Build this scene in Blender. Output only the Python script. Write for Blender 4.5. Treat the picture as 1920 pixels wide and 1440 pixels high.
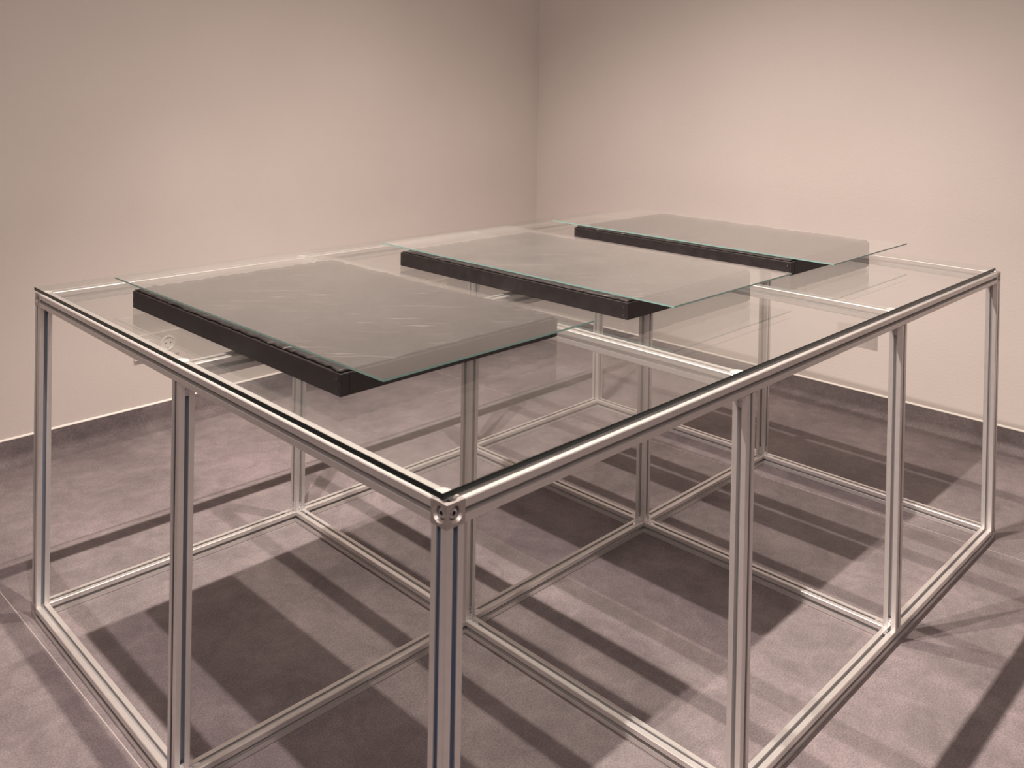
import bpy, bmesh, math, random
from mathutils import Vector, Matrix, noise

for o in list(bpy.data.objects):
    bpy.data.objects.remove(o, do_unlink=True)
scene = bpy.context.scene
C = scene.collection
random.seed(7)

# ------------------------------------------------------------------ camera
F_PX = 1671.74
R_ = Vector((0.70419063, -0.70980398, 0.01714244))
U_ = Vector((-0.00475005, 0.01943363, 0.99979987))
F_ = Vector((0.70999507, 0.70413112, -0.01031337))
cam = bpy.data.cameras.new('camera')
camo = bpy.data.objects.new('camera', cam)
C.objects.link(camo)
M = Matrix((R_, U_, -F_)).transposed().to_4x4()
M.translation = Vector((-0.71284, -0.805725, 1.2823))
camo.matrix_world = M
cam.sensor_fit = 'HORIZONTAL'
cam.sensor_width = 36.0
cam.lens = F_PX / 1920 * 36
cam.shift_x = 0.0
cam.shift_y = -(720 - 183.9) / 1920
cam.clip_start = 0.05
cam.dof.use_dof = True
cam.dof.focus_distance = 2.3
cam.dof.aperture_fstop = 11.0
scene.camera = camo

# ------------------------------------------------------------------ world, lamps, exposure
w = bpy.data.worlds.new('world')
scene.world = w
w.use_nodes = True
w.node_tree.nodes['Background'].inputs[0].default_value = (0.9, 0.85, 0.8, 1)
w.node_tree.nodes['Background'].inputs[1].default_value = 0.1

LAMP_Z = 2.97
def spot(name, x, y, z, energy, color, size_deg, blend, target=None, radius=0.018):
    l = bpy.data.lights.new(name, 'SPOT')
    l.energy = energy; l.color = color
    l.spot_size = math.radians(size_deg); l.spot_blend = blend
    l.shadow_soft_size = radius
    o = bpy.data.objects.new(name, l)
    o.location = (x, y, z)
    t = Vector(target or (x, y, 0))
    o.rotation_euler = (t - Vector((x, y, z))).to_track_quat('-Z', 'Y').to_euler()
    C.objects.link(o)
    return o
LAMP_A = (1.0, 0.845, 0.80)
LAMP_C = (1.0, 0.865, 0.755)
LAMP_B = (1.0, 0.86, 0.75)
spot('track_spot', -0.193, 0.72, LAMP_Z, 265, LAMP_A, 84, 1.0, (1.55, 0.76, 0))
spot('track_spot', 0.181, 0.72, LAMP_Z, 290, LAMP_C, 86, 1.0, (0.9, 0.75, 0))
spot('track_spot', 1.127, 0.72, LAMP_Z, 200, LAMP_B, 112, 1.0, (1.35, 0.95, 0))
# the rest of the gallery's unseen lighting, imitated by added fill lights behind the photographer
def gallery(x, y, z, energy, aim=None):
    a = bpy.data.lights.new('gallery_fill', 'AREA')
    a.energy = energy; a.color = (1.0, 0.86, 0.80); a.shape = 'RECTANGLE'; a.size = 2.4; a.size_y = 1.6
    ao = bpy.data.objects.new('gallery_fill', a); C.objects.link(ao); ao.location = (x, y, z)
    if aim: ao.rotation_euler = (Vector(aim)-Vector((x, y, z))).to_track_quat('-Z', 'Y').to_euler()
gallery(-2.0, -2.0, 3.15, 26)
gallery(-1.0, -1.0, 3.2, 56, (1.5, 2.4, 1.5))

vs = scene.view_settings
scene.display_settings.display_device = 'sRGB'
vs.view_transform = 'Standard'
vs.look = 'None'
vs.exposure = 0.04
vs.gamma = 1.0
vs.use_curve_mapping = False

# ------------------------------------------------------------------ material helpers
def newmat(name):
    m = bpy.data.materials.new(name)
    m.use_nodes = True
    nt = m.node_tree
    b = nt.nodes['Principled BSDF']
    return m, nt, b
def N(nt, typ, **kw):
    n = nt.nodes.new(typ)
    for k, v in kw.items():
        if k.startswith('i_'):
            n.inputs[k[2:].replace('_', ' ')].default_value = v
        else:
            setattr(n, k, v)
    return n
def ramp(nt, stops):
    n = nt.nodes.new('ShaderNodeValToRGB')
    el = n.color_ramp.elements
    while len(el) > 1: el.remove(el[-1])
    el[0].position = stops[0][0]; el[0].color = (*stops[0][1], 1)
    for p, c in stops[1:]:
        e = el.new(p); e.color = (*c, 1)
    return n
def coords(nt, scale=(1, 1, 1), rot=(0, 0, 0)):
    g = nt.nodes.new('ShaderNodeNewGeometry')
    m0 = nt.nodes.new('ShaderNodeMapping'); m0.inputs['Rotation'].default_value = rot
    mp = nt.nodes.new('ShaderNodeMapping')
    mp.inputs['Scale'].default_value = scale
    nt.links.new(g.outputs['Position'], m0.inputs['Vector'])
    nt.links.new(m0.outputs['Vector'], mp.inputs['Vector'])
    return mp.outputs['Vector']
def bump(nt, b, h, strength, dist):
    n = nt.nodes.new('ShaderNodeBump')
    n.inputs['Strength'].default_value = strength
    n.inputs['Distance'].default_value = dist
    nt.links.new(h, n.inputs['Height'])
    nt.links.new(n.outputs['Normal'], b.inputs['Normal'])

def wall_mat():
    m, nt, b = newmat('painted_wall')
    v = coords(nt)
    n1 = N(nt, 'ShaderNodeTexNoise', i_Scale=140.0, i_Detail=3.0)
    n2 = N(nt, 'ShaderNodeTexNoise', i_Scale=2.2, i_Detail=3.0)
    nt.links.new(v, n1.inputs['Vector']); nt.links.new(v, n2.inputs['Vector'])
    r = ramp(nt, [(0.3, (0.67, 0.615, 0.575)), (0.7, (0.70, 0.645, 0.605))])
    nt.links.new(n2.outputs['Fac'], r.inputs['Fac'])
    nt.links.new(r.outputs['Color'], b.inputs['Base Color'])
    b.inputs['Roughness'].default_value = 0.85
    b.inputs['Specular IOR Level'].default_value = 0.25
    bump(nt, b, n1.outputs['Fac'], 0.35, 0.0016)
    return m
def floor_mat(name, dark=1.0):
    m, nt, b = newmat(name)
    v = coords(nt)
    vs_ = coords(nt, scale=(1.0, 4.0, 1.0), rot=(0, 0, math.radians(30)))
    big = N(nt, 'ShaderNodeTexNoise', i_Scale=3.2, i_Detail=6.0, i_Roughness=0.62, i_Distortion=0.6)
    mid = N(nt, 'ShaderNodeTexNoise', i_Scale=16.0, i_Detail=7.0, i_Roughness=0.7, i_Distortion=0.8)
    fine = N(nt, 'ShaderNodeTexNoise', i_Scale=260.0, i_Detail=2.0)
    st = N(nt, 'ShaderNodeTexNoise', i_Scale=26.0, i_Detail=5.0, i_Roughness=0.7, i_Distortion=1.6)
    for n in (big, mid, fine): nt.links.new(v, n.inputs['Vector'])
    nt.links.new(vs_, st.inputs['Vector'])
    d = dark
    r = ramp(nt, [(0.34, (0.164*d, 0.137*d, 0.144*d)), (0.50, (0.236*d, 0.199*d, 0.206*d)), (0.66, (0.325*d, 0.276*d, 0.281*d))])
    mx = N(nt, 'ShaderNodeMix', data_type='FLOAT'); mx.inputs[0].default_value = 0.45
    nt.links.new(big.outputs['Fac'], mx.inputs[2]); nt.links.new(mid.outputs['Fac'], mx.inputs[3])
    nt.links.new(mx.outputs[0], r.inputs['Fac'])
    # thin pale scratches / veins
    sr = ramp(nt, [(0.64, (0, 0, 0)), (0.72, (1, 1, 1))])
    nt.links.new(st.outputs['Fac'], sr.inputs['Fac'])
    fr = ramp(nt, [(0.35, (0.80, 0.80, 0.80)), (0.65, (1.16, 1.16, 1.16))])
    nt.links.new(fine.outputs['Fac'], fr.inputs['Fac'])
    mul = N(nt, 'ShaderNodeMix', data_type='RGBA', blend_type='MULTIPLY'); mul.inputs[0].default_value = 1
    nt.links.new(r.outputs['Color'], mul.inputs[6]); nt.links.new(fr.outputs['Color'], mul.inputs[7])
    add = N(nt, 'ShaderNodeMix', data_type='RGBA', blend_type='MIX')
    k = N(nt, 'ShaderNodeMath', operation='MULTIPLY'); k.inputs[1].default_value = 0.38
    nt.links.new(sr.outputs['Color'], k.inputs[0]); nt.links.new(k.outputs[0], add.inputs[0])
    nt.links.new(mul.outputs[2], add.inputs[6]); add.inputs[7].default_value = (0.40*d, 0.355*d, 0.35*d, 1)
    nt.links.new(add.outputs[2], b.inputs['Base Color'])
    b.inputs['Roughness'].default_value = 0.62
    b.inputs['Specular IOR Level'].default_value = 0.35
    bump(nt, b, fine.outputs['Fac'], 0.3, 0.0006)
    return m
def flat(name, col, rough=0.5, metal=0.0, spec=0.5, noise_scale=None, noise_amt=0.15, bump_d=0.0):
    m, nt, b = newmat(name)
    b.inputs['Roughness'].default_value = rough
    b.inputs['Metallic'].default_value = metal
    b.inputs['Specular IOR Level'].default_value = spec
    if noise_scale:
        n = N(nt, 'ShaderNodeTexNoise', i_Scale=float(noise_scale), i_Detail=4.0)
        nt.links.new(coords(nt), n.inputs['Vector'])
        lo = tuple(c*(1-noise_amt) for c in col); hi = tuple(min(1, c*(1+noise_amt)) for c in col)
        r = ramp(nt, [(0.3, lo), (0.7, hi)])
        nt.links.new(n.outputs['Fac'], r.inputs['Fac']); nt.links.new(r.outputs['Color'], b.inputs['Base Color'])
        if bump_d: bump(nt, b, n.outputs['Fac'], 0.5, bump_d)
    else:
        b.inputs['Base Color'].default_value = (*col, 1)
    return m
def glass_mat(name, tint=(0.97, 0.985, 0.975), ior=1.52, dust=0.03):
    # clear sheet glass: Fresnel reflection over straight-through transmission at each face
    m = bpy.data.materials.new(name); m.use_nodes = True
    nt = m.node_tree; nt.nodes.clear()
    out = nt.nodes.new('ShaderNodeOutputMaterial')
    tr = nt.nodes.new('ShaderNodeBsdfTransparent'); tr.inputs[0].default_value = (*tint, 1)
    gl = nt.nodes.new('ShaderNodeBsdfGlossy'); gl.inputs['Roughness'].default_value = 0.0
    gl.inputs['Color'].default_value = (1, 1, 1, 1)
    fr = nt.nodes.new('ShaderNodeFresnel')
    geo = nt.nodes.new('ShaderNodeNewGeometry')
    mr = nt.nodes.new('ShaderNodeMapRange')
    mr.inputs['To Min'].default_value = ior; mr.inputs['To Max'].default_value = 1/ior
    nt.links.new(geo.outputs['Backfacing'], mr.inputs['Value'])
    nt.links.new(mr.outputs[0], fr.inputs['IOR'])
    mx = nt.nodes.new('ShaderNodeMixShader')
    nt.links.new(fr.outputs[0], mx.inputs[0]); nt.links.new(tr.outputs[0], mx.inputs[1]); nt.links.new(gl.outputs[0], mx.inputs[2])
    # a light film of dust, denser to the eye at a glancing view
    df = nt.nodes.new('ShaderNodeBsdfDiffuse'); df.inputs['Color'].default_value = (0.85, 0.83, 0.80, 1)
    lw = nt.nodes.new('ShaderNodeLayerWeight'); lw.inputs['Blend'].default_value = 0.5
    pw = nt.nodes.new('ShaderNodeMath'); pw.operation = 'POWER'; pw.inputs[1].default_value = 3.0
    nt.links.new(lw.outputs['Facing'], pw.inputs[0])
    no = nt.nodes.new('ShaderNodeTexNoise'); no.inputs['Scale'].default_value = 7.0; no.inputs['Detail'].default_value = 6.0
    nt.links.new(geo.outputs['Position'], no.inputs['Vector'])
    dm = nt.nodes.new('ShaderNodeMapRange'); dm.inputs['From Min'].default_value = 0.0; dm.inputs['From Max'].default_value = 1.0
    dm.inputs['To Min'].default_value = dust*0.35; dm.inputs['To Max'].default_value = dust*2.2
    nt.links.new(pw.outputs[0], dm.inputs['Value'])
    dn = nt.nodes.new('ShaderNodeMapRange'); dn.inputs['From Min'].default_value = 0.3; dn.inputs['From Max'].default_value = 0.7
    dn.inputs['To Min'].default_value = 0.85; dn.inputs['To Max'].default_value = 1.15
    nt.links.new(no.outputs['Fac'], dn.inputs['Value'])
    ml = nt.nodes.new('ShaderNodeMath'); ml.operation = 'MULTIPLY'
    nt.links.new(dm.outputs[0], ml.inputs[0]); nt.links.new(dn.outputs[0], ml.inputs[1])
    m2 = nt.nodes.new('ShaderNodeMixShader')
    nt.links.new(ml.outputs[0], m2.inputs[0]); nt.links.new(mx.outputs[0], m2.inputs[1]); nt.links.new(df.outputs[0], m2.inputs[2])
    nt.links.new(m2.outputs[0], out.inputs['Surface'])
    return m
def fill_mat():
    m, nt, b = newmat('black_crust')
    v = coords(nt)
    vs_ = coords(nt, scale=(1.6, 48.0, 1.0), rot=(0, 0, math.radians(42)))
    n = N(nt, 'ShaderNodeTexNoise', i_Scale=30.0, i_Detail=8.0, i_Roughness=0.7)
    s = N(nt, 'ShaderNodeTexNoise', i_Scale=2.4, i_Detail=7.0, i_Roughness=0.72, i_Distortion=0.35)
    nt.links.new(v, n.inputs['Vector']); nt.links.new(vs_, s.inputs['Vector'])
    base = ramp(nt, [(0.3, (0.012, 0.010, 0.010)), (0.7, (0.03, 0.026, 0.025))])
    nt.links.new(n.outputs['Fac'], base.inputs['Fac'])
    sr = ramp(nt, [(0.60, (0, 0, 0)), (0.66, (1, 1, 1))])
    nt.links.new(s.outputs['Fac'], sr.inputs['Fac'])
    k = N(nt, 'ShaderNodeMath', operation='MULTIPLY'); k.inputs[1].default_value = 0.55
    nt.links.new(sr.outputs['Color'], k.inputs[0])
    add = N(nt, 'ShaderNodeMix', data_type='RGBA')
    nt.links.new(k.outputs[0], add.inputs[0]); nt.links.new(base.outputs['Color'], add.inputs[6])
    add.inputs[7].default_value = (0.42, 0.37, 0.33, 1)
    nt.links.new(add.outputs[2], b.inputs['Base Color'])
    b.inputs['Roughness'].default_value = 0.62
    b.inputs['Specular IOR Level'].default_value = 0.3
    bump(nt, b, n.outputs['Fac'], 0.5, 0.002)
    return m

WALL = wall_mat()
FLOOR = floor_mat('vinyl_floor')
BASE = floor_mat('vinyl_skirting', 0.8)  # same vinyl as the floor; shade of glancing light put into its colour
SEAM = flat('weld_seam', (0.50, 0.44, 0.42), 0.5)
CAULK = flat('white_caulk', (0.93, 0.89, 0.84), 0.4)
CEIL = flat('ceiling_paint', (0.55, 0.5, 0.46), 0.9)
ALU = flat('anodised_aluminium', (0.80, 0.77, 0.75), 0.42, 0.72, 0.5, 60, 0.03)
SLOT_BLUE_REFL = flat('slot_blue_reflection', (0.17, 0.23, 0.36), 0.45, 0.4)  # bluish reflection on the near leg, painted into the slot colour
SLOT_COOL_REFL = flat('slot_cool_reflection', (0.30, 0.33, 0.40), 0.5, 0.6)  # weaker bluish reflection on the other left legs, also painted into the colour
SLOT = flat('slot_aluminium', (0.56, 0.545, 0.55), 0.5, 0.6)
CUBE = flat('cast_aluminium', (0.62, 0.58, 0.56), 0.42, 0.9, 0.5, 90, 0.08)
ZINC = flat('zinc_steel', (0.82, 0.84, 0.88), 0.16, 1.0)
DARK = flat('hex_recess', (0.02, 0.02, 0.02), 0.7)
GLASS = glass_mat('table_glass', (0.975, 0.985, 0.98), dust=0.008)
GLASS2 = glass_mat('sheet_glass', (0.985, 0.992, 0.988), dust=0.016)
def edge_mat(name, col, rough, spec):
    # ground edge: seen from outside it shows the tint of the glass, from inside the pane it is clear
    m = flat(name, col, rough, 0.0, spec)
    nt = m.node_tree; b = nt.nodes['Principled BSDF']; out = nt.nodes['Material Output']
    geo = nt.nodes.new('ShaderNodeNewGeometry'); tr = nt.nodes.new('ShaderNodeBsdfTransparent'); tr.inputs[0].default_value = (0.93, 0.95, 0.94, 1)
    mx = nt.nodes.new('ShaderNodeMixShader')
    nt.links.new(geo.outputs['Backfacing'], mx.inputs[0]); nt.links.new(b.outputs[0], mx.inputs[1]); nt.links.new(tr.outputs[0], mx.inputs[2])
    nt.links.new(mx.outputs[0], out.inputs['Surface'])
    return m
EDGE_D = edge_mat('dark_glass_edge', (0.012, 0.020, 0.019), 0.25, 0.35)
EDGE_L = edge_mat('pale_glass_edge', (0.20, 0.34, 0.31), 0.25, 0.6)
GLASS3 = glass_mat('dusty_sheet_glass', (0.985, 0.992, 0.988), dust=0.028)
PAD = flat('clear_bumper', (0.86, 0.86, 0.84), 0.12, 0.0, 0.8)
WOOD = flat('black_stained_wood', (0.016, 0.012, 0.012), 0.5, 0.0, 0.3, 45, 0.25, 0.0008)
SCREW = flat('blackened_screw', (0.10, 0.09, 0.09), 0.3, 0.9)
CRUST = fill_mat()
PLASTIC = flat('cream_plastic', (0.70, 0.66, 0.60), 0.3)
PLASTIC2 = flat('white_plastic', (0.86, 0.82, 0.76), 0.3)
HOLE = flat('socket_hole', (0.03, 0.025, 0.02), 0.8)
for g in (GLASS, GLASS2): g.use_backface_culling = False
PAD_ = PAD.node_tree.nodes['Principled BSDF']
PAD_.inputs['Transmission Weight'].default_value = 0.3

# ------------------------------------------------------------------ mesh helpers
def box_bm(bm, lo, hi, mat=0):
    x0, y0, z0 = lo; x1, y1, z1 = hi
    v = [bm.verts.new(p) for p in ((x0,y0,z0),(x1,y0,z0),(x1,y1,z0),(x0,y1,z0),(x0,y0,z1),(x1,y0,z1),(x1,y1,z1),(x0,y1,z1))]
    fs = []
    for q in ((3,2,1,0),(4,5,6,7),(0,1,5,4),(1,2,6,5),(2,3,7,6),(3,0,4,7)):
        f = bm.faces.new([v[i] for i in q]); f.material_index = mat; fs.append(f)
    return v, fs
def mesh(name, bm, mats):
    bmesh.ops.recalc_face_normals(bm, faces=bm.faces)
    me = bpy.data.meshes.new(name); bm.to_mesh(me); bm.free()
    for m in (mats if isinstance(mats, (list, tuple)) else [mats]): me.materials.append(m)
    return me
def obj(name, me, parent=None, loc=(0, 0, 0), rot=(0, 0, 0)):
    o = bpy.data.objects.new(name, me); C.objects.link(o)
    o.location = loc; o.rotation_euler = rot
    if parent: o.parent = parent
    return o
def empty(name, label, cat, loc=(0, 0, 0), rotz=0.0, group=None):
    o = bpy.data.objects.new(name, None); C.objects.link(o)
    o.location = loc; o.rotation_euler = (0, 0, rotz); o.empty_display_size = 0.05
    o['label'] = label; o['category'] = cat
    if group: o['group'] = group
    return o
def bevel(bm, w_, seg=2):
    bmesh.ops.recalc_face_normals(bm, faces=bm.faces)
    bmesh.ops.bevel(bm, geom=list(bm.edges), offset=w_, segments=seg, affect='EDGES', profile=0.5)
def prism(poly, length, mat_fn=None):
    """extrude a closed 2D outline (x,y) along +z"""
    bm = bmesh.new()
    a_ = [bm.verts.new((x, y, 0)) for x, y in poly]
    b_ = [bm.verts.new((x, y, length)) for x, y in poly]
    n = len(poly)
    for i in range(n):
        j = (i+1) % n
        f = bm.faces.new((a_[i], a_[j], b_[j], b_[i]))
        if mat_fn: f.material_index = mat_fn(poly[i], poly[j])
    bm.faces.new(a_[::-1]); bm.faces.new(b_)
    return bm

# ------------------------------------------------------------------ the room
TH = 0.0156126                       # walls are turned slightly against the table
QX, QY = 2.80373, 2.48216            # corner of the room
HB = 0.0873                          # skirting height
WH = 3.30
dX = Vector((math.cos(TH), math.sin(TH), 0)); dY = Vector((-math.sin(TH), math.cos(TH), 0))
room = Matrix.Rotation(TH, 4, 'Z'); room.translation = (QX, QY, 0)
RX0, RY0 = -6.2, -6.2                # the far ends of the walls in room coordinates
def struct(name, bm, mats):
    o = obj(name, mesh(name, bm, mats)); o.matrix_world = room; o['kind'] = 'structure'
    return o
bm = bmesh.new(); box_bm(bm, (RX0, 0, 0), (0.12, 0.12, WH)); struct('wall_left', bm, WALL)
bm = bmesh.new(); box_bm(bm, (0, RY0, 0), (0.12, 0, WH)); struct('wall_right', bm, WALL)
bm = bmesh.new(); box_bm(bm, (RX0, RY0-0.12, 0), (0.12, RY0, WH)); struct('wall_front', bm, WALL)
bm = bmesh.new(); box_bm(bm, (RX0-0.12, RY0-0.12, 0), (RX0, 0.12, WH)); struct('wall_back', bm, WALL)
bm = bmesh.new(); box_bm(bm, (RX0-0.12, RY0-0.12, WH), (0.12, 0.12, WH+0.1)); struct('ceiling', bm, CEIL)
bm = bmesh.new(); box_bm(bm, (RX0-0.12, RY0-0.12, -0.10), (0.12, 0.12, -0.003)); floor = struct('floor', bm, SEAM)
# vinyl sheets with pale welded seams between them
seams = [(-6.2, -6.2), (-4.84, -4.84), (-2.84, -2.84), (-0.66, -0.90), (0.0, 0.0)]   # x at the near end, x at the far wall
def strip(x0a, x0b, x1a, x1b, z0, z1):
    bm = bmesh.new()
    v = [bm.verts.new(p) for p in ((x0a, RY0, z0), (x1a, RY0, z0), (x1b, 0, z0), (x0b, 0, z0), (x0a, RY0, z1), (x1a, RY0, z1), (x1b, 0, z1), (x0b, 0, z1))]
    for q in ((3,2,1,0),(4,5,6,7),(0,1,5,4),(1,2,6,5),(2,3,7,6),(3,0,4,7)): bm.faces.new([v[i] for i in q])
    return bm
for i in range(4):
    (a0, b0), (a1, b1) = seams[i], seams[i+1]
    obj('vinyl_sheet', mesh('vinyl_sheet', strip(a0+0.0012, b0+0.0012, a1-0.0012, b1-0.0012, -0.003, 0.0), FLOOR), floor)
for i in (1, 2, 3):
    a0, b0 = seams[i]
    obj('weld_seam', mesh('weld_seam', strip(a0-0.0012, b0-0.0012, a0+0.0012, b0+0.0012, -0.003, -0.0002), SEAM), floor)
# coved vinyl skirting
def cove(name, along, length, flip):
    R = 0.034; t = 0.004
    prof = [(0.0, HB), (t, HB), (t, R+0.004)]
    for k in range(1, 9):
        a_ = math.pi/2*k/8
        prof.append((t + R - R*math.cos(a_), 0.004 + R - R*math.sin(a_)))
    prof.append((t+R+0.02, 0.002)); prof.append((t+R+0.022, 0.0)); prof.append((0.0, 0.0))
    bm = bmesh.new(); rows = []
    for s_ in (0.0, length):
        rows.append([bm.verts.new(((-s_, -a_, z) if along == 'x' else (-a_, -s_, z))) for a_, z in prof])
    n = len(prof)
    for i in range(n):
        j = (i+1) % n
        f = bm.faces.new((rows[0][i], rows[0][j], rows[1][j], rows[1][i])); f.smooth = 2 <= i <= 10
    bm.faces.new(rows[0]); bm.faces.new(rows[1])
    o = struct(name, bm, BASE)
    bm = bmesh.new()
    c = [(0.0, HB+0.0006), (0.0050, HB+0.0010), (0.0052, HB+0.0034), (0.0, HB+0.0075)]
    rw = [[bm.verts.new(((-s_, -a_, z) if along == 'x' else (-a_, -s_, z))) for a_, z in c] for s_ in (0.0, length)]
    for i in range(4):
        j = (i+1) % 4; bm.faces.new((rw[0][i], rw[0][j], rw[1][j], rw[1][i]))
    bm.faces.new(rw[0]); bm.faces.new(rw[1])
    obj('caulk_bead', mesh('caulk_bead', bm, CAULK), o)
cove('baseboard_left', 'x', 6.2, False)
cove('baseboard_right', 'y', 6.2, True)

# ------------------------------------------------------------------ sockets on the walls
def disc(bm, cx, cz, y, r, n=24, mat=0, y2=None):
    ring = [bm.verts.new((cx+r*math.cos(2*math.pi*k/n), y, cz+r*math.sin(2*math.pi*k/n))) for k in range(n)]
    f = bm.faces.new(ring); f.material_index = mat
    if y2 is not None:
        r2 = [bm.verts.new((v.co.x, y2, v.co.z)) for v in ring]
        for k in range(n):
            g = bm.faces.new((ring[k], ring[(k+1) % n], r2[(k+1) % n], r2[k])); g.material_index = mat
def socket(label, loc, rotz, wd=0.168, ht=0.092):
    """local: plate in XZ plane, front faces -Y, origin at the plate's lower middle on the wall"""
    t = empty('wall_socket', label, 'socket', loc, rotz)
    bm = bmesh.new(); box_bm(bm, (-wd/2, -0.011, 0), (wd/2, 0.0, ht)); bevel(bm, 0.0015, 2)
    obj('plate', mesh('plate', bm, PLASTIC), t)
    for s in (-1, 1):
        cx = s*0.0385; cz = ht/2
        bm = bmesh.new()
        n = 32; ro, ri = 0.0262, 0.0225
        A = [[bm.verts.new((cx+r*math.cos(2*math.pi*k/n), y, cz+r*math.sin(2*math.pi*k/n))) for k in range(n)]
             for r, y in ((0.0285, -0.0108), (0.0275, -0.0142), (ri, -0.0142), (ri-0.001, -0.0118), (0.0001, -0.0118))]
        for q in range(4):
            for k in range(n):
                bm.faces.new((A[q][k], A[q][(k+1) % n], A[q+1][(k+1) % n], A[q+1][k]))
        ins = obj('socket_insert', mesh('socket_insert', bm, PLASTIC2), t)
        bm = bmesh.new()
        for hx in (-0.0095, 0.0095): disc(bm, cx+hx, cz, -0.0122, 0.0030, 16)
        disc(bm, cx, cz+0.017, -0.0122, 0.0022, 12); disc(bm, cx, cz-0.017, -0.0122, 0.0022, 12)
        obj('pin_hole', mesh('pin_hole', bm, HOLE), ins)
    return t
def on_left(xw, z): # point on left wall at world x
    s_ = (xw-QX)/dX.x; return (QX+dX.x*s_, QY+dX.y*s_, z)
def on_right(yw, z):
    s_ = (yw-QY)/dY.y; return (QX+dY.x*s_, QY+dY.y*s_, z)
socket('cream double wall socket on the right wall beyond the table end', on_right(0.722, 0.262), TH+math.pi/2*3+math.pi)
socket('cream double wall socket low on the left wall, nearest the left table corner', on_left(0.715, 0.264), TH)
socket('cream double wall socket low on the left wall, nearer the room corner', on_left(2.09, 0.262), TH)

# ------------------------------------------------------------------ the table
W_ = 0.03
X = [0.0, 0.7045, 1.4018, 2.0967]
Y = [0.0, 0.7239, 1.4642]
H = 0.7763
table = empty('display_table', 'long low aluminium profile table frame with clear glass top on twelve legs', 'table')

def profile():
    h = 0.015; c = 0.0012
    side = [(-h+c, h), (-0.0041, h), (-0.0041, 0.0128), (-0.0080, 0.0128), (-0.0080, 0.0108), (-0.0042, 0.0072),
            (0.0042, 0.0072), (0.0080, 0.0108), (0.0080, 0.0128), (0.0041, 0.0128), (0.0041, h), (h-c, h)]
    pts = []
    for k in range(4):
        a_ = -math.pi/2*k
        for x, y in side:
            pts.append((x*math.cos(a_)-y*math.sin(a_), x*math.sin(a_)+y*math.cos(a_)))
    return pts
PROF = profile()
def pm(a_, b_):
    # faces that lie inside the slot take the darker slot material
    mx_ = max(abs(a_[0]+b_[0])/2, abs(a_[1]+b_[1])/2)
    return 1 if mx_ < 0.0139 else 0
_len = {}
def bar_mesh(L, slot=None):
    k = (round(L, 5), slot.name if slot else '')
    if k not in _len:
        _len[k] = mesh('profile_bar', prism(PROF, L, pm), [ALU, slot or SLOT])
    return _len[k]
def bar_x(name, x0, x1, y, z):  # y, z = lower corner
    return obj(name, bar_mesh(x1-x0), table, (x0, y+0.015, z+0.015), (0, math.pi/2, 0))
def bar_y(name, y0, y1, x, z):
    return obj(name, bar_mesh(y1-y0), table, (x+0.015, y0, z+0.015), (-math.pi/2, 0, 0))
def bar_z(name, x, y, z0, z1, slot=None):
    return obj(name, bar_mesh(z1-z0, slot), table, (x+0.015, y+0.015, z0), (0, 0, 0))
G = 0.0003
for z in (0.0, H-W_):
    nm = 'rail'
    for j in (0, 2): bar_x(nm, X[0]+W_+G, X[3]-G, Y[j], z)
    for i in (0, 3): bar_y(nm, Y[0]+W_+G, Y[2]-G, X[i], z)
    bar_x(nm, X[0]+W_+G, X[3]-G, Y[1], z)
    for i in (1, 2):
        for j in (0, 1): bar_y(nm, Y[j]+W_+G, Y[j+1]-G, X[i], z)
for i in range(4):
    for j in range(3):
        bar_z('leg', X[i], Y[j], W_+G, H-W_-G, SLOT_BLUE_REFL if (i, j) == (0, 0) else SLOT_COOL_REFL if i == 0 else None)

# corner cubes with countersunk screw holes
def cube_mesh():
    bm = bmesh.new()
    h = 0.0151; r = 0.0112; n = 28
    def face(Mx, hole):
        if not hole:
            vs_ = [bm.verts.new(Mx @ Vector(p)) for p in ((-h, -h, h), (h, -h, h), (h, h, h), (-h, h, h))]
            bm.faces.new(vs_); return
        sq = []
        m_ = 7
        for s_ in range(4):
            for k in range(m_):
                t = -h + 2*h*k/m_
                p = [(t, -h), (h, t), (-t, h), (-h, -t)][s_]
                sq.append(bm.verts.new(Mx @ Vector((p[0], p[1], h))))
        rings = []
        for rr, zz in ((r, h), (r-0.0006, h-0.0008), (0.0086, h-0.0035), (0.0086, h-0.009), (0.0002, h-0.009)):
            rings.append([bm.verts.new(Mx @ Vector((rr*math.cos(-3*math.pi/4+2*math.pi*k/n), rr*math.sin(-3*math.pi/4+2*math.pi*k/n), zz))) for k in range(n)])
        allr = [sq]+rings
        for q in range(len(allr)-1):
            for k in range(n):
                f = bm.faces.new((allr[q][k], allr[q][(k+1) % n], allr[q+1][(k+1) % n], allr[q+1][k]))
    face(Matrix.Identity(3), True)                                # +z
    face(Matrix.Rotation(math.pi/2, 3, 'X'), True)                # -y
    face(Matrix.Rotation(-math.pi/2, 3, 'Y'), True)               # -x
    face(Matrix.Rotation(math.pi, 3, 'X'), False)
    face(Matrix.Rotation(-math.pi/2, 3, 'X'), False)
    face(Matrix.Rotation(math.pi/2, 3, 'Y'), False)
    bmesh.ops.remove_doubles(bm, verts=bm.verts, dist=1e-6)
    return mesh('corner_cube', bm, CUBE)
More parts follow.
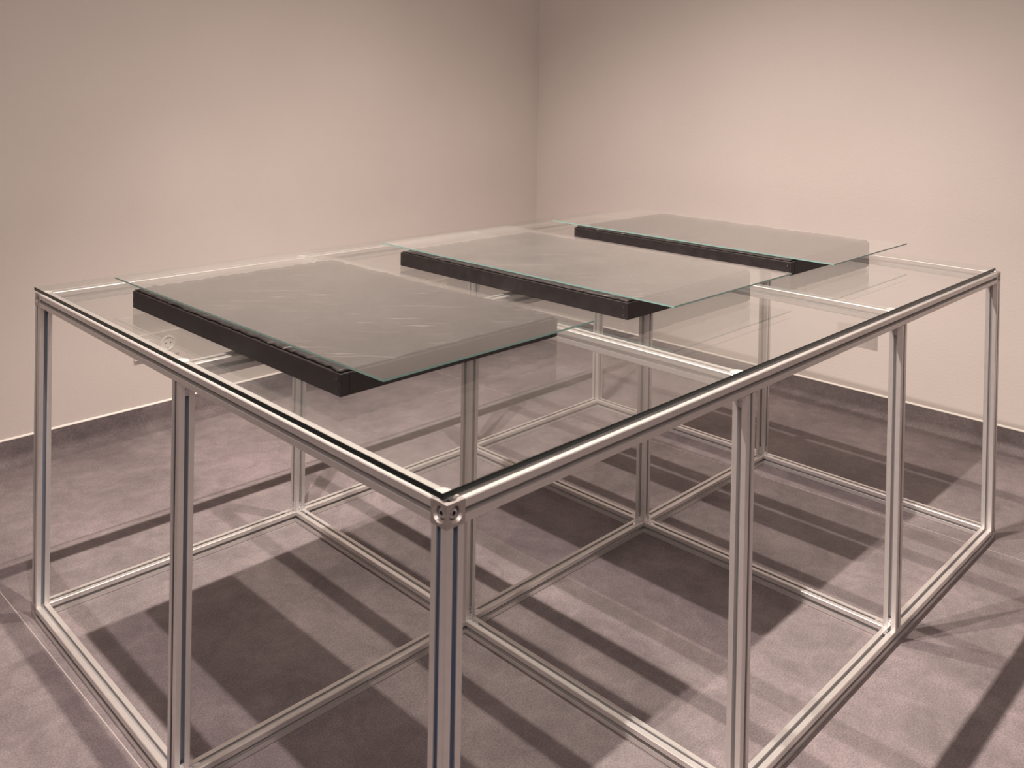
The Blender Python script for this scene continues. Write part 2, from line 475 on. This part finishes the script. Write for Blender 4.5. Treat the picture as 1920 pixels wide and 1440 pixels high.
def screw_mesh():
    bm = bmesh.new(); n = 24
    prof = [(0.0084, 0.0056), (0.0081, 0.0080), (0.0062, 0.0104), (0.0028, 0.0112)]
    rings = [[bm.verts.new((r*math.cos(2*math.pi*k/n), r*math.sin(2*math.pi*k/n), z)) for k in range(n)] for r, z in prof]
    for q in range(3):
        for k in range(n):
            f = bm.faces.new((rings[q][k], rings[q][(k+1) % n], rings[q+1][(k+1) % n], rings[q+1][k])); f.smooth = True
    hx = [bm.verts.new((0.0028*math.cos(2*math.pi*k/n), 0.0028*math.sin(2*math.pi*k/n), 0.0082)) for k in range(n)]
    for k in range(n):
        f = bm.faces.new((rings[3][k], rings[3][(k+1) % n], hx[(k+1) % n], hx[k])); f.material_index = 1
    f = bm.faces.new(hx); f.material_index = 1
    return mesh('screw', bm, [ZINC, DARK])
CM = cube_mesh(); SM = screw_mesh()
for i in (0, 3):
    for j in (0, 2):
        for z in (0, 1):
            sx = -1 if i == 0 else 1; sy = -1 if j == 0 else 1; sz = 1 if z else -1
            # the mesh opens to -x, -y, +z; turn it so the holes look outwards
            c = obj('corner_cube', CM, table, (X[i]+0.015, Y[j]+0.015, (H-0.015) if z else 0.0152))
            c.scale = (-sx, -sy, sz)
            for rot in ((0, 0, 0), (math.pi/2, 0, 0), (0, -math.pi/2, 0)):
                s = obj('screw', SM, c, (0, 0, 0), rot)

# angle connectors sitting in the slots of the inner joints
def connector_mesh():
    bm = bmesh.new()
    box_bm(bm, (-0.0038, 0, 0), (0.0038, 0.030, 0.0036))
    box_bm(bm, (-0.0038, 0, 0.0037), (0.0038, 0.0036, 0.030))
    for cy, cz, ax in ((0.019, 0.0036, 'z'), (0.0036, 0.019, 'y')):
        n = 14
        a_, b_ = [], []
        for k in range(n):
            ca, sa = 0.0034*math.cos(2*math.pi*k/n), 0.0034*math.sin(2*math.pi*k/n)
            if ax == 'z':
                a_.append(bm.verts.new((ca, cy+sa, cz))); b_.append(bm.verts.new((ca*0.8, cy+sa*0.8, cz+0.0016)))
            else:
                a_.append(bm.verts.new((ca, cy, cz+sa))); b_.append(bm.verts.new((ca*0.8, cy+0.0016, cz+sa*0.8)))
        for k in range(n): bm.faces.new((a_[k], a_[(k+1) % n], b_[(k+1) % n], b_[k]))
        bm.faces.new(b_)
    return mesh('angle_connector', bm, ZINC)
KM = connector_mesh()
def connector(x, y, z, rotz, up):
    # local y runs along the rail away from the post, z up the post; sunk 3 mm into both slots
    o = obj('angle_connector', KM, table, (x, y, z), (0, 0, rotz))
    if not up: o.scale = (1, 1, -1)
for i in range(4):
    for j in range(3):
        if i in (0, 3) and j in (0, 2): continue
        cx, cy = X[i]+0.015, Y[j]+0.015
        dirs = []
        if i < 3: dirs.append((1, 0, -math.pi/2))
        if i > 0: dirs.append((-1, 0, math.pi/2))
        if j < 2: dirs.append((0, 1, 0))
        if j > 0: dirs.append((0, -1, math.pi))
        for dx_, dy_, rz in dirs:
            for up in (True, False):
                z = (W_-0.0048) if up else (H-W_+0.0048)
                connector(cx+dx_*0.0102, cy+dy_*0.0102, z, rz, up)

# clear bumpers between frame and glass
bm = bmesh.new()
n = 24
prof = [(0.0145, 0.0), (0.0148, 0.0008), (0.0125, 0.0021), (0.0100, 0.0022)]
rings = [[bm.verts.new((r*math.cos(2*math.pi*k/n), r*math.sin(2*math.pi*k/n), z)) for k in range(n)] for r, z in prof]
for q in range(3):
    for k in range(n):
        f = bm.faces.new((rings[q][k], rings[q][(k+1) % n], rings[q+1][(k+1) % n], rings[q+1][k])); f.smooth = True
bm.faces.new(rings[0]); bm.faces.new(rings[-1])
PM = mesh('bumper', bm, PAD)
GAPZ = 0.0022
for i in range(4):
    for j in range(3):
        obj('bumper', PM, table, (X[i]+0.018, Y[j]+(0.030 if j < 2 else 0.015), H+0.0001))

# glass sheets
def sheet_mesh(name, sx, sy, t, mats):
    bm = bmesh.new()
    v, fs = box_bm(bm, (0, 0, 0), (sx, sy, t))
    for k, f in enumerate(fs): f.material_index = 0 if k < 2 else 1
    return mesh(name, bm, mats)
GT = 0.008
ZT = H + GAPZ + GT
gtop = obj('glass_tabletop', sheet_mesh('glass_tabletop', 2.118, 1.50, GT, [GLASS, EDGE_D]), table, (0.003, 0.012, H+GAPZ+0.0001))

# ------------------------------------------------------------------ three black trays under glass
FH = 0.037
GAP_T = 0.0078
TRAYS = [  # near-left corner x, y, width, depth, rotation, label
    (0.103, 0.376, 0.522, 0.785, 0.010, 'black wooden tray of rough black crust, nearest the camera at the left'),
    (0.832, 0.363, 0.520, 0.785, 0.005, 'black-brown wooden tray of rough black crust, the middle of the three on the table'),
    (1.545, 0.353, 0.505, 0.780, -0.002, 'black-brown wooden tray of rough black crust, farthest back toward the wall corner'),
]
def screw2_mesh():
    bm = bmesh.new(); n = 14
    prof = [(0.0036, 0.0), (0.0036, 0.0006), (0.0028, 0.0009), (0.0017, 0.0002)]
    rings = [[bm.verts.new((r*math.cos(2*math.pi*k/n), -z, r*math.sin(2*math.pi*k/n))) for k in range(n)] for r, z in prof]
    for q in range(3):
        for k in range(n): bm.faces.new((rings[q][k], rings[q][(k+1) % n], rings[q+1][(k+1) % n], rings[q+1][k]))
    bm.faces.new(rings[3])
    return mesh('screw', bm, SCREW)
S2 = screw2_mesh()
BT = 0.018
def crust_mesh(wd, dp, seed):
    """rough filling whose torn rim laps over the boards"""
    bm = bmesh.new()
    step = 0.005
    nx = int(wd/step); ny = int(dp/step)
    off = Vector((seed*13.1, seed*7.7, seed))
    inset = 0.0038
    def rim(t, k):   # ragged rim offset along each side
        return 0.0034*noise.noise(Vector((t*31, k*9.1, seed))) + 0.0020*noise.noise(Vector((t*110, k*5.3, seed+4)))
    grid = []
    for i in range(nx+1):
        row = []
        for j in range(ny+1):
            u, v = i/nx, j/ny
            x0 = inset + rim(v, 1); x1 = wd - inset + rim(v, 2)
            y0 = inset + rim(u, 3); y1 = dp - inset + rim(u, 4)
            x = x0 + (x1-x0)*u; y = y0 + (y1-y0)*v
            p = Vector((x, y, 0))
            e = min(i, nx-i, j, ny-j)
            h = 0.0052 + 0.0016*noise.noise(p*9+off) + 0.0010*noise.noise(p*45+off)
            edge = 0.0048 + 0.0022*noise.noise(p*16+off*2) + 0.0034*noise.noise(p*75+off)
            if e < 6: h = edge + (h-edge)*e/6
            if e == 0: h *= 0.55
            row.append(bm.verts.new((x, y, FH + max(0.0006, min(h, GAP_T-0.0004)))))
        grid.append(row)
    for i in range(nx):
        for j in range(ny):
            f = bm.faces.new((grid[i][j], grid[i+1][j], grid[i+1][j+1], grid[i][j+1])); f.smooth = True
    ring = [grid[i][0] for i in range(nx)] + [grid[nx][j] for j in range(ny)] + [grid[i][ny] for i in range(nx, 0, -1)] + [grid[0][j] for j in range(ny, 0, -1)]
    low = [bm.verts.new((v.co.x + (wd/2-v.co.x)*0.004, v.co.y + (dp/2-v.co.y)*0.004, FH+0.0001)) for v in ring]
    k_ = len(ring)
    for k in range(k_):
        bm.faces.new((ring[k], low[k], low[(k+1) % k_], ring[(k+1) % k_]))
    # underside, and the body of the filling down between the boards
    c = bm.verts.new((wd/2, dp/2, FH+0.0001))
    for k in range(k_): bm.faces.new((low[k], c, low[(k+1) % k_]))
    box_bm(bm, (BT+0.0003, BT+0.0003, 0.0012), (wd-BT-0.0003, dp-BT-0.0003, FH))
    return mesh('filling', bm, CRUST)
for idx, (x, y, wd, dp, rz, label) in enumerate(TRAYS):
    t = empty('tray', label, 'tray', (x, y, ZT+0.0004), rz, 'black trays in a row on the glass table')
    def board(lo, hi):
        bm = bmesh.new(); box_bm(bm, lo, hi)
        bevel(bm, 0.0016 if idx != 2 else 0.0028, 3)
        return obj('side_board', mesh('side_board', bm, WOOD), t)
    b1 = board((0, 0, 0), (BT, dp, FH)); b2 = board((wd-BT, 0, 0), (wd, dp, FH))
    b3 = board((BT+0.0002, 0, 0), (wd-BT-0.0002, BT, FH)); b4 = board((BT+0.0002, dp-BT, 0), (wd-BT-0.0002, dp, FH))
    for yy in (0.010, dp-0.010):
        for zz in (0.010, 0.027):
            obj('screw', S2, b1, (-0.0001, yy, zz), (0, 0, -math.pi/2))
            obj('screw', S2, b2, (wd+0.0001, yy, zz), (0, 0, math.pi/2))
    obj('filling', crust_mesh(wd, dp, idx+1), t)

# thin glass sheets resting on the trays
ST = 0.0035
SHEETS = [
    (0.117, 0.283, 0.515, 0.990, 0.0175, 'thin clear glass sheet lying on the nearest black tray at the left'),
    (0.846, 0.254, 0.512, 1.000, 0.002, 'thin clear glass sheet lying on the middle black tray'),
    (1.556, 0.238, 0.495, 1.000, 0.0, 'thin clear glass sheet lying on the farthest black tray'),
]
for (x, y, wd, dp, rz, label), gm in zip(SHEETS, (GLASS2, GLASS3, GLASS2)):
    o = obj('glass_sheet', sheet_mesh('glass_sheet', wd, dp, ST, [gm, EDGE_L]), None, (x, y, ZT+0.0004+FH+GAP_T), (0, 0, rz))
    o['label'] = label; o['category'] = 'glass sheet'; o['group'] = 'thin glass sheets over the black trays'
